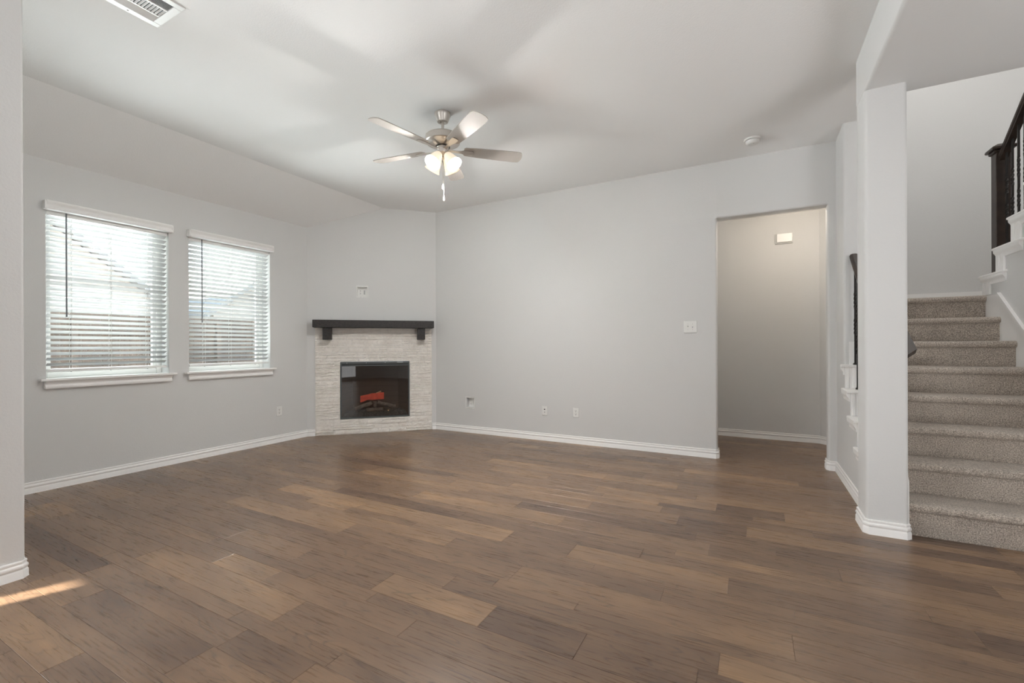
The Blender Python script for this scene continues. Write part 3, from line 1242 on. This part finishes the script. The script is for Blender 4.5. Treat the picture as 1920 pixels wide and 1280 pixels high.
def media_box(fn, w2, h2, label):
    """recessed TV box: proud frame, sunken tray with a receptacle and a grey insert"""
    t = thing('recessed_media_box', fn(0, 0, -h2), label, 'wall box')
    f_ = 0.014
    b = MB()
    b.cbox(-w2, -w2 + f_, 0, 0.005, -h2, h2, 0.0015, fn)
    b.cbox(w2 - f_, w2, 0, 0.005, -h2, h2, 0.0015, fn)
    b.cbox(-w2 + f_, w2 - f_, 0, 0.005, h2 - f_ * 1.3, h2, 0.0015, fn)
    b.cbox(-w2 + f_, w2 - f_, 0, 0.005, -h2, -h2 + f_ * 1.3, 0.0015, fn)
    b.build('frame', 'white', t)
    b = MB()
    dp = -0.055
    x0, x1, z0, z1 = -w2 + f_ - 0.003, w2 - f_ + 0.003, -h2 + 0.0145, h2 - 0.0145
    b.box(x0, x1, dp - 0.003, dp, z0, z1, fn)
    b.box(x0, x0 + 0.003, dp, 0.001, z0, z1, fn)
    b.box(x1 - 0.003, x1, dp, 0.001, z0, z1, fn)
    b.box(x0, x1, dp, 0.001, z0, z0 + 0.003, fn)
    b.box(x0, x1, dp, 0.001, z1 - 0.003, z1, fn)
    b.build('recessed_tray', 'white', t)
    b = MB()
    b.cbox(-0.040, -0.008, dp, dp + 0.005, -0.034, 0.034, 0.0015, fn)
    rc = b.build('receptacle', 'white', t)
    b = MB()
    for zz in (0.016, -0.018):
        b.box(-0.031, -0.028, dp + 0.005, dp + 0.0056, zz, zz + 0.007, fn)
        b.box(-0.021, -0.018, dp + 0.005, dp + 0.0056, zz, zz + 0.007, fn)
        b.box(-0.027, -0.021, dp + 0.005, dp + 0.0056, zz - 0.009, zz - 0.004, fn)
    b.build('slots', 'slot', rc)
    b = MB()
    b.cbox(0.016, 0.036, dp, dp + 0.004, -0.030, 0.026, 0.0015, fn)
    b.build('cable_insert', 'greyplastic', t)
    for u in (-0.018, 0.020):
        for zz in (h2 - 0.009, -h2 + 0.009):
            b = MB()
            b.prism([(u + 0.003 * math.cos(q * PI / 4), zz + 0.003 * math.sin(q * PI / 4)) for q in range(8)], 0.005, 0.006, 'y', fn)
            b.build('frame_screw', 'greyplastic', t)
    return t


media_box(lambda u, d, w_: diag(0.687 + u, d, 1.900 + w_), 0.075, 0.081, 'white recessed media box on the wall above the mantel')
media_box(frame_back(-3.357, 0.403), 0.075, 0.082, 'white recessed media box low on the back wall, right of the fireplace')

# door chime in the hall
t = thing('door_chime', (0.342, 6.40, 2.395), 'white door chime box high on the hall wall beyond the doorway', 'door chime')
b = MB()
b.cbox(0.250, 0.434, 6.378, 6.40, 2.398, 2.522, 0.004)
b.build('chime_base', 'white', t)
b = MB()
b.cbox(0.262, 0.428, 6.352, 6.378, 2.410, 2.518, 0.006)
b.build('chime_cover', 'white', t)

# ------------------------------------------------------------------ ceiling fan
FX, FY = -2.204, 2.942
t = thing('ceiling_fan', (FX, FY, ZC), 'brushed nickel ceiling fan with five blades and four lit glass shades', 'ceiling fan')
b = MB()
b.lathe([(0.001, 0), (0.066, 0), (0.066, -0.012), (0.062, -0.022), (0.050, -0.050), (0.044, -0.066), (0.043, -0.070), (0.024, -0.071), (0.018, -0.060)],
        (FX, FY, ZC), n=32)
b.build('canopy', 'nickel', t, smooth=30)
b = MB()
b.lathe([(0.0115, -0.05), (0.0115, -0.19)], (FX, FY, ZC), n=16, cap0=True, cap1=True)
b.build('downrod', 'nickel', t, smooth=40)
b = MB()
b.lathe([(0.012, 2.885), (0.05, 2.882), (0.095, 2.874), (0.130, 2.866), (0.138, 2.858), (0.138, 2.812), (0.132, 2.806), (0.122, 2.803), (0.118, 2.800),
         (0.095, 2.790), (0.066, 2.781), (0.056, 2.779), (0.001, 2.779)], (FX, FY, 0), n=40)
b.build('motor_housing', 'nickel', t, smooth=30)
b = MB()
b.lathe([(0.001, 2.779), (0.058, 2.779), (0.058, 2.774), (0.050, 2.773), (0.001, 2.773)], (FX, FY, 0), n=32)
b.build('gap_ring', 'nickel_dark', t, smooth=30)
b = MB()
b.lathe([(0.001, 2.773), (0.050, 2.773), (0.048, 2.768), (0.046, 2.765), (0.046, 2.735), (0.043, 2.728), (0.030, 2.720), (0.018, 2.708), (0.012, 2.700),
         (0.014, 2.690), (0.010, 2.680), (0.001, 2.678)], (FX, FY, 0), n=32)
sh = b.build('switch_housing', 'nickel', t, smooth=30)

for k in range(5):
    ang = math.radians(42.5 + 72 * k)
    ca, sa = math.cos(ang), math.sin(ang)
    pit = math.radians(-12)

    def bf(r, u, w_, ca=ca, sa=sa, pit=pit):
        """r out along the blade, u across, w up; blade pitched about its length"""
        uu = u * math.cos(pit) - w_ * math.sin(pit)
        ww = u * math.sin(pit) + w_ * math.cos(pit)
        return (FX + r * ca - uu * sa, FY + r * sa + uu * ca, 2.757 + ww)

    pts = [(0.185, -0.052), (0.30, -0.060), (0.48, -0.067), (0.600, -0.069)]
    arc = []
    for q in range(9):
        a_ = -PI / 2 + PI * q / 8
        arc.append((0.632 + 0.030 * math.cos(a_) - (0.004 if q in (0, 8) else 0), 0.066 * math.sin(a_)))
    outline = pts + arc + [(p[0], -p[1]) for p in reversed(pts)]
    outline += [(0.172, 0.040), (0.168, 0.0), (0.172, -0.040)]
    b = MB()
    b.prism(outline, -0.003, 0.003, 'z', bf)
    b.build('blade', 'blade', t)
    b = MB()
    # blade iron: arm from the flywheel and a plate under the blade
    b.prism([(0.045, -0.014), (0.10, -0.011), (0.15, -0.015), (0.185, -0.026), (0.235, -0.026), (0.246, -0.020), (0.250, 0.0), (0.246, 0.020),
             (0.235, 0.026), (0.185, 0.026), (0.15, 0.015), (0.10, 0.011), (0.045, 0.014)], -0.011, -0.0035, 'z', bf)
    b.build('blade_bracket', 'nickel', t)

for k in range(4):
    va = math.degrees(math.atan2(FY, FX)) + 180      # direction from fan towards the camera
    ang = math.radians(va + 45 + 90 * k + 3)
    dx, dy = math.cos(ang), math.sin(ang)
    ax = Vector((dx * 0.62, dy * 0.62, -0.785)).normalized()
    p0 = Vector((FX + dx * 0.040, FY + dy * 0.040, 2.712))
    b = MB()
    b.tube([(FX + dx * 0.010, FY + dy * 0.010, 2.705), (FX + dx * 0.030, FY + dy * 0.030, 2.716), tuple(p0), tuple(p0 + ax * 0.018)], [0.010, 0.011, 0.014, 0.021], 14)
    b.build('lamp_arm', 'nickel', t, smooth=60)
    b = MB()
    q0 = p0 + ax * 0.008
    b.lathe([(0.020, 0.0), (0.030, 0.004), (0.036, 0.020), (0.043, 0.045), (0.049, 0.070), (0.053, 0.090), (0.058, 0.104), (0.066, 0.120),
             (0.0635, 0.120), (0.055, 0.104), (0.050, 0.090), (0.046, 0.070), (0.040, 0.045), (0.033, 0.020), (0.027, 0.007), (0.018, 0.003)], q0, ax, n=28, closed=True)
    shd = b.build('glass_shade', 'shade', t, smooth=60)
    b = MB()
    b.lathe([(0.001, 0.018), (0.012, 0.022), (0.016, 0.04), (0.024, 0.062), (0.027, 0.078), (0.022, 0.094), (0.010, 0.103), (0.001, 0.105)], q0, ax, n=16)
    b.build('bulb', 'bulb', shd, smooth=60)
    lp = q0 + ax * 0.086
    light('fan_bulb_light', 'POINT', lp, 64.0, (1.0, 0.985, 0.96), 0.035)

for dx_, dy_, zb, name in ((0.012, -0.016, 2.424, 'pull_chain'), (-0.005, 0.020, 2.345, 'pull_chain')):
    b = MB()
    zt = 2.705
    n_ = int((zt - zb - 0.045) / 0.0045)
    b.tube([(FX + dx_, FY + dy_, zt), (FX + dx_, FY + dy_, zb + 0.044)], 0.0011, 6)
    for q in range(n_):
        b.lathe([(0.0003, -0.0016), (0.0017, 0), (0.0003, 0.0016)], (FX + dx_, FY + dy_, zt - 0.0045 * q), n=6)
    ch = b.build(name, 'nickel', t)
    b = MB()
    b.lathe([(0.001, 0.046), (0.003, 0.044), (0.0055, 0.028), (0.0088, 0.012), (0.0088, 0.007), (0.004, 0.002), (0.001, 0.0)], (FX + dx_, FY + dy_, zb), n=14)
    b.build('pull_knob', 'white', ch, smooth=50)

# ------------------------------------------------------------------ ceiling vent
vx0, vx1, vy0, vy1 = -3.072, -2.765, 0.985, 1.345
t = thing('ceiling_vent', ((vx0 + vx1) / 2, (vy0 + vy1) / 2, ZC), 'white three-way ceiling air vent at the upper left', 'air vent')
b = MB()
fr = 0.040
zt, zb = ZC, ZC - 0.007
ix0, ix1, iy0, iy1 = vx0 + fr, vx1 - fr, vy0 + fr, vy1 - fr
b.cbox(vx0, ix0, vy0, vy1, zb, zt, 0.002)
b.cbox(ix1, vx1, vy0, vy1, zb, zt, 0.002)
b.cbox(ix0, ix1, vy0, iy0, zb, zt, 0.002)
b.cbox(ix0, ix1, iy1, vy1, zb, zt, 0.002)
t1 = ix0 + (ix1 - ix0) * 0.30
t2 = ix0 + (ix1 - ix0) * 0.68
for xx in (t1, t2):
    b.box(xx - 0.005, xx + 0.005, iy0, iy1, zb + 0.001, zt)
b.build('vent_frame', 'white', t)
b = MB()
b.box(ix0, ix1, iy0, iy1, zt - 0.0012, zt - 0.0004)
b.build('duct_opening', 'slot', t)


def louvre(b, p, q, ax, tilt):
    """thin tilted strip; runs from p to q"""
    w_, h_ = 0.0062, 0.0058
    if ax == 'y':
        x, y0, y1 = p, q[0], q[1]
        s = tilt
        b.prism([(x - s * w_ / 2, zt - 0.001), (x - s * w_ / 2 + 0.0012, zt - 0.001), (x + s * w_ / 2 + 0.0012, zt - 0.001 - h_), (x + s * w_ / 2, zt - 0.001 - h_)], y0, y1, 'y')
    else:
        y, x0, x1 = p, q[0], q[1]
        s = tilt
        b.prism([(y - s * w_ / 2, zt - 0.001), (y - s * w_ / 2 + 0.0012, zt - 0.001), (y + s * w_ / 2 + 0.0012, zt - 0.001 - h_), (y + s * w_ / 2, zt - 0.001 - h_)], x0, x1, 'x')


b = MB()
n_ = 8
for i in range(n_):
    louvre(b, ix0 + (t1 - 0.005 - ix0) * (i + 0.5) / n_, (iy0, iy1), 'y', -1.2)
b.build('louvre_bank', 'white', t)
b = MB()
n_ = 18
for i in range(n_):
    louvre(b, iy0 + (iy1 - iy0) * (i + 0.5) / n_, (t1 + 0.005, t2 - 0.005), 'x', 1.0)
b.build('louvre_bank', 'white', t)
b = MB()
n_ = 8
for i in range(n_):
    louvre(b, t2 + 0.005 + (ix1 - t2 - 0.005) * (i + 0.5) / n_, (iy0, iy1), 'y', 1.0)
b.build('louvre_bank', 'white', t)
b = MB()
b.lathe([(0.0045, 0), (0.0045, -0.0015), (0.001, -0.0025)], (vx0 + 0.018, (vy0 + vy1) / 2 + 0.03, zb), n=10)
b.build('vent_screw', 'greyplastic', t)

# ------------------------------------------------------------------ smoke detector
t = thing('smoke_detector', (0.006, 4.66, ZC), 'round white smoke detector on the ceiling near the doorway', 'smoke detector')
b = MB()
b.lathe([(0.001, 0), (0.071, 0), (0.071, -0.012), (0.068, -0.016), (0.058, -0.017), (0.001, -0.017)], (0.006, 4.66, ZC), n=36)
b.build('detector_base', 'white', t, smooth=30)
b = MB()
b.lathe([(0.052, -0.017), (0.052, -0.0195)], (0.006, 4.66, ZC), n=36)
b.build('sensor_gap', 'slot', t)
b = MB()
b.lathe([(0.057, -0.0195), (0.055, -0.032), (0.046, -0.044), (0.036, -0.049), (0.001, -0.050)], (0.006, 4.66, ZC), n=36, cap0=True)
b.build('detector_cover', 'white', t, smooth=30)
b = MB()
for q in range(3):
    a_ = math.radians(200 + 45 * q)
    b.box(0.006 + 0.026 * math.cos(a_) - 0.006, 0.006 + 0.026 * math.cos(a_) + 0.006, 4.66 + 0.026 * math.sin(a_) - 0.002, 4.66 + 0.026 * math.sin(a_) + 0.002, ZC - 0.0508, ZC - 0.0495)
b.build('sound_slots', 'greyplastic', t)

# ------------------------------------------------------------------ staircase
RISE, RUN, R1 = 0.1985, 0.253, 3.584
XL, XR = 0.830, 1.775
t = thing('staircase', ((XL + XR) / 2, R1, 0), 'beige carpeted staircase rising behind the white column', 'staircase')


def step_profile(k, top_y):
    y0 = R1 + (k - 1) * RUN
    z1 = k * RISE
    z0 = (k - 1) * RISE if k > 1 else 0.0
    nose = []
    r = 0.026
    cy, cz = y0 - 0.030 + r, z1 - r
    for q in range(9):
        a_ = PI / 2 + PI * 0.92 * q / 8
        nose.append((cy + r * math.cos(a_), cz + r * math.sin(a_)))
    p = [(top_y, z1)] + [(y0 + 0.10, z1 + 0.001)] + nose + [(y0 - 0.003, z1 - 2.1 * r), (y0 - 0.004, z0 + 0.02), (y0, z0), (top_y, z0)]
    return p


for k in range(1, 9):
    b = MB()
    ty = R1 + k * RUN + 0.01 if k < 8 else 6.435
    prof = step_profile(k, ty)
    b.prism(prof, XL if k < 6 else 0.905, XR if k < 8 else 1.79, 'x')
    if k == 8:
        b.box(1.79, 2.895, 5.46, 6.435, 7 * RISE, 8 * RISE)
    o = b.build('carpeted_step' if k < 8 else 'carpeted_landing', 'carpet', t, smooth=35)

# left skirt board
b = MB()
b.prism([(3.515, 0.0), (3.515, 0.335), (3.54, 0.375), (5.3, 0.375 + (5.3 - 3.54) * RISE / RUN), (5.3, 1.2), (3.74, 0.0)], 0.815, 0.830, 'x')
structure(b.build('trim_1', 'trim'))
# right skirt board with moulded top strip
b = MB()
sk = RISE / RUN
b.prism([(5.44, 1.36), (5.44, 1.586), (5.125, 1.575), (3.60, 1.575 - (5.125 - 3.60) * sk), (3.60, 0.0), (3.70, 0.0)], 1.775, 1.790, 'x')
structure(b.build('trim_2', 'trim'))
b = MB()
b.prism([(5.125, 1.590), (3.60, 1.590 - 1.525 * sk), (3.60, 1.562 - 1.525 * sk), (5.125, 1.562)], 1.768, 1.792, 'x')
structure(b.build('trim_3', 'trim'))

# wall beneath the upper flight: stepped top
b = MB()
ys = [5.437 - 0.250 * k for k in range(8)]
zs_ = [1.742 + RISE * k for k in range(8)]
poly = [(5.437, 0.0)]
for k in range(7):
    poly += [(ys[k], zs_[k]), (ys[k + 1], zs_[k])]
poly += [(ys[7], 0.0)]
b.prism(poly, 1.790, 1.890, 'x')
structure(b.build('wall_stair', 'wall'))
# its caps and casings
b = MB()
CAP = [(0, -0.022), (0.012, -0.018), (0.012, -0.010), (0.026, -0.002), (0.030, 0.004), (0.030, 0.022), (0, 0.022)]
MLD = [(0, -0.072), (0.007, -0.072), (0.009, -0.064), (0.008, -0.052), (0.014, -0.038), (0.022, -0.028), (0.024, -0.020), (0.024, -0.002), (0, -0.002)]
for k in range(4):
    y_far = ys[k]
    y_near = ys[k + 1] - 0.165
    zt_ = zs_[k] + 0.022
    b.cbox(1.766, 1.915, y_near - 0.012, y_far + 0.028, zt_ - 0.020, zt_, 0.004)
    b.sweep([(d, z + zt_ - 0.018) for d, z in MLD], [(1.790, y_far - 0.002), (1.790, y_near)], -1)
    zl = zs_[k] - RISE + (0.022 if k else 0.022)
    if k == 0:
        zl = 8 * RISE
    b.cbox(1.783, 1.792, y_far - 0.150, y_far, zl, zt_ - 0.02, 0.002)
    b.cbox(1.779, 1.785, y_far - 0.062, y_far - 0.008, zl, zt_ - 0.02, 0.002)
    b.cbox(1.779, 1.785, y_far - 0.142, y_far - 0.092, zl, zt_ - 0.02, 0.002)
    b.cbox(1.785, 1.895, y_far - 0.001, y_far + 0.010, zl, zt_ - 0.02, 0.002)
structure(b.build('trim_4', 'trim', smooth=30))

# landing baseboard
b = MB()
b.box(0.9, 2.9, 6.426, 6.44, 8 * RISE, 8 * RISE + 0.128)
structure(b.build('baseboard_landing', 'trim'))


def baluster(root, x, y_, z0, z1, shoe=True):
    b = MB()
    h = 0.0065
    rows_ = []
    n_ = 64
    for i in range(n_ + 1):
        q = i / n_
        zz = z0 + (z1 - z0) * q
        tw = 0
        for (a0, a1) in ((0.30, 0.46), (0.56, 0.72)):
            if q > a1:
                tw += 2 * PI
            elif q > a0:
                tw += 2 * PI * (q - a0) / (a1 - a0)
        rows_.append((zz, tw, h * (1.12 if any(a0 < q < a1 for a0, a1 in ((0.30, 0.46), (0.56, 0.72))) else 1)))
    vs = []
    for zz, tw, hh in rows_:
        for k in range(4):
            a_ = PI / 4 + k * PI / 2 + tw
            vs.append((x + hh * 1.414 * math.cos(a_), y_ + hh * 1.414 * math.sin(a_), zz))
    fs = [(3, 2, 1, 0)]
    for i in range(n_):
        for k in range(4):
            fs.append((i * 4 + k, i * 4 + (k + 1) % 4, i * 4 + 4 + (k + 1) % 4, i * 4 + 4 + k))
    fs.append(tuple(n_ * 4 + k for k in range(4)))
    b.add(vs, fs)
    o = b.build('baluster', 'iron', root)
    if shoe:
        b = MB()
        b.prism([(x - 0.014, y_ - 0.014), (x + 0.014, y_ - 0.014), (x + 0.014, y_ + 0.014), (x - 0.014, y_ + 0.014)], z0, z0 + 0.010, 'z')
        b.box(x - 0.010, x + 0.010, y_ - 0.010, y_ + 0.010, z0 + 0.010, z0 + 0.016)
        b.build('baluster_shoe', 'iron', o)
    return o


RAIL = [(-0.024, 0), (0.024, 0), (0.024, 0.018), (0.031, 0.030), (0.033, 0.050), (0.026, 0.064), (0.012, 0.070),
        (-0.012, 0.070), (-0.026, 0.064), (-0.033, 0.050), (-0.031, 0.030), (-0.024, 0.018)]


def rail(b, x, ya, za, yb, zb):
    n_ = len(RAIL)
    vs = [(x + p, ya, za + q) for p, q in RAIL] + [(x + p, yb, zb + q) for p, q in RAIL]
    fs = [tuple(range(n_ - 1, -1, -1)), tuple(range(n_, 2 * n_))]
    for i in range(n_):
        j = (i + 1) % n_
        fs.append((i, j, n_ + j, n_ + i))
    b.add(vs, fs)


# upper railing
t = thing('stair_railing', (1.84, 5.25, 1.764), 'dark wooden railing with newel post and iron balusters on the upper flight at right', 'railing')
b = MB()
b.cbox(1.794, 1.884, 5.205, 5.295, 1.764, 2.785, 0.004)
nw = b.build('newel_post', 'espresso', t)
b = MB()
b.cbox(1.780, 1.898, 5.191, 5.309, 2.760, 2.782, 0.006)
b.cbox(1.763, 1.915, 5.174, 5.326, 2.782, 2.806, 0.006)
bx = [(1.766, 5.177), (1.912, 5.177), (1.912, 5.323), (1.766, 5.323)]
b.add([(p[0], p[1], 2.806) for p in bx] + [(1.81, 5.221, 2.836), (1.868, 5.221, 2.836), (1.868, 5.279, 2.836), (1.81, 5.279, 2.836)],
      [(0, 1, 5, 4), (1, 2, 6, 5), (2, 3, 7, 6), (3, 0, 4, 7), (4, 5, 6, 7), (3, 2, 1, 0)])
b.build('newel_cap', 'espresso', nw)
zr = lambda y_: 2.690 + 0.79 * (5.205 - y_)
b = MB()
rail(b, 1.839, 5.207, zr(5.207), 4.05, zr(4.05))
b.build('handrail', 'espresso', t)
ylist = [5.152, 5.060, 4.966, 4.873, 4.780, 4.690, 4.600]
for y_ in ylist:
    k = int((5.437 - y_) / 0.25)
    baluster(t, 1.839, y_, zs_[k] + 0.022, zr(y_) + 0.01)

# left knee wall: stepped, between column and stub wall
kys = [4.70, 4.672, 4.420, 4.168, 3.916, 3.664]
kz = [0.978, 0.978, 0.7795, 0.581, 0.3825]
b = MB()
poly = [(4.72, 0.0), (4.72, 0.978), (4.672, 0.978), (4.672, 0.7795), (4.420, 0.7795), (4.420, 0.581), (4.168, 0.581), (4.168, 0.3825), (3.916, 0.3825), (3.916, 0.184), (3.72, 0.184), (3.72, 0.0)]
poly = [(4.72, 0.0), (4.72, 0.978), (4.672, 0.978), (4.672, 0.7795), (4.420, 0.7795), (4.420, 0.581), (4.168, 0.581), (4.168, 0.3825), (3.72, 0.3825), (3.72, 0.0)]
b.prism(poly, XK, 0.815, 'x')
structure(b.build('wall_knee', 'wall'))
b = MB()
for ya, yb, zt_ in ((4.700, 4.672, 0.978), (4.672, 4.420, 0.7795), (4.420, 4.168, 0.581), (4.168, 3.735, 0.3825)):
    b.cbox(XK - 0.026, 0.835, yb - 0.028, ya, zt_, zt_ + 0.022, 0.004)
    b.sweep([(d, z + zt_ + 0.004) for d, z in MLD], [(XK, yb), (XK, ya)], 1)
    if zt_ > 0.4:
        b.cbox(XK + 0.004, 0.812, yb - 0.010, yb + 0.001, zt_ - RISE + 0.022, zt_, 0.002)
        for q in range(3):
            b.cbox(XK + 0.012 + 0.04 * q, XK + 0.032 + 0.04 * q, yb - 0.014, yb - 0.009, zt_ - RISE + 0.022, zt_, 0.002)
b.box(0.722, 0.80, 4.690, 4.702, 1.0, 1.19)
structure(b.build('trim_5', 'trim', smooth=30))

# left railing
t = thing('stair_railing', (0.755, 4.2, 0.80), 'dark wooden railing with iron balusters between the column and the doorway corner', 'railing')
zl_ = lambda y_: 1.865 + 0.785 * (y_ - 4.70)
b = MB()
rail(b, 0.758, 4.698, zl_(4.698), 3.83, zl_(3.83))
b.build('handrail', 'espresso', t)
# sloping turned-out end of the rail beside the column
b = MB()
top = [(0.84, 3.90, 1.303), (0.917, 3.878, 1.286), (0.933, 3.854, 1.267), (0.943, 3.688, 1.137), (0.854, 3.615, 1.080), (0.80, 3.74, 1.178)]
top = [(x_, y_ + 0.13, z_ + 0.0) for x_, y_, z_ in top]
bot = [(x_ - 0.004, y_ + 0.014, z_ - 0.028) for x_, y_, z_ in top]
n_ = len(top)
b.add(top + bot, [tuple(range(n_)), tuple(range(2 * n_ - 1, n_ - 1, -1))] + [(i, (i + 1) % n_, n_ + (i + 1) % n_, n_ + i) for i in range(n_)])
b.build('rail_end', 'espresso', t)
for y_, zz in ((4.655, 1.0), (4.560, 0.8015), (4.465, 0.8015), (4.36, 0.603), (4.26, 0.603), (4.12, 0.4045), (4.0, 0.4045)):
    baluster(t, 0.756, y_, zz, zl_(y_) + 0.01)

for o in bpy.data.objects:
    if '_og' in o:
        del o['_og']
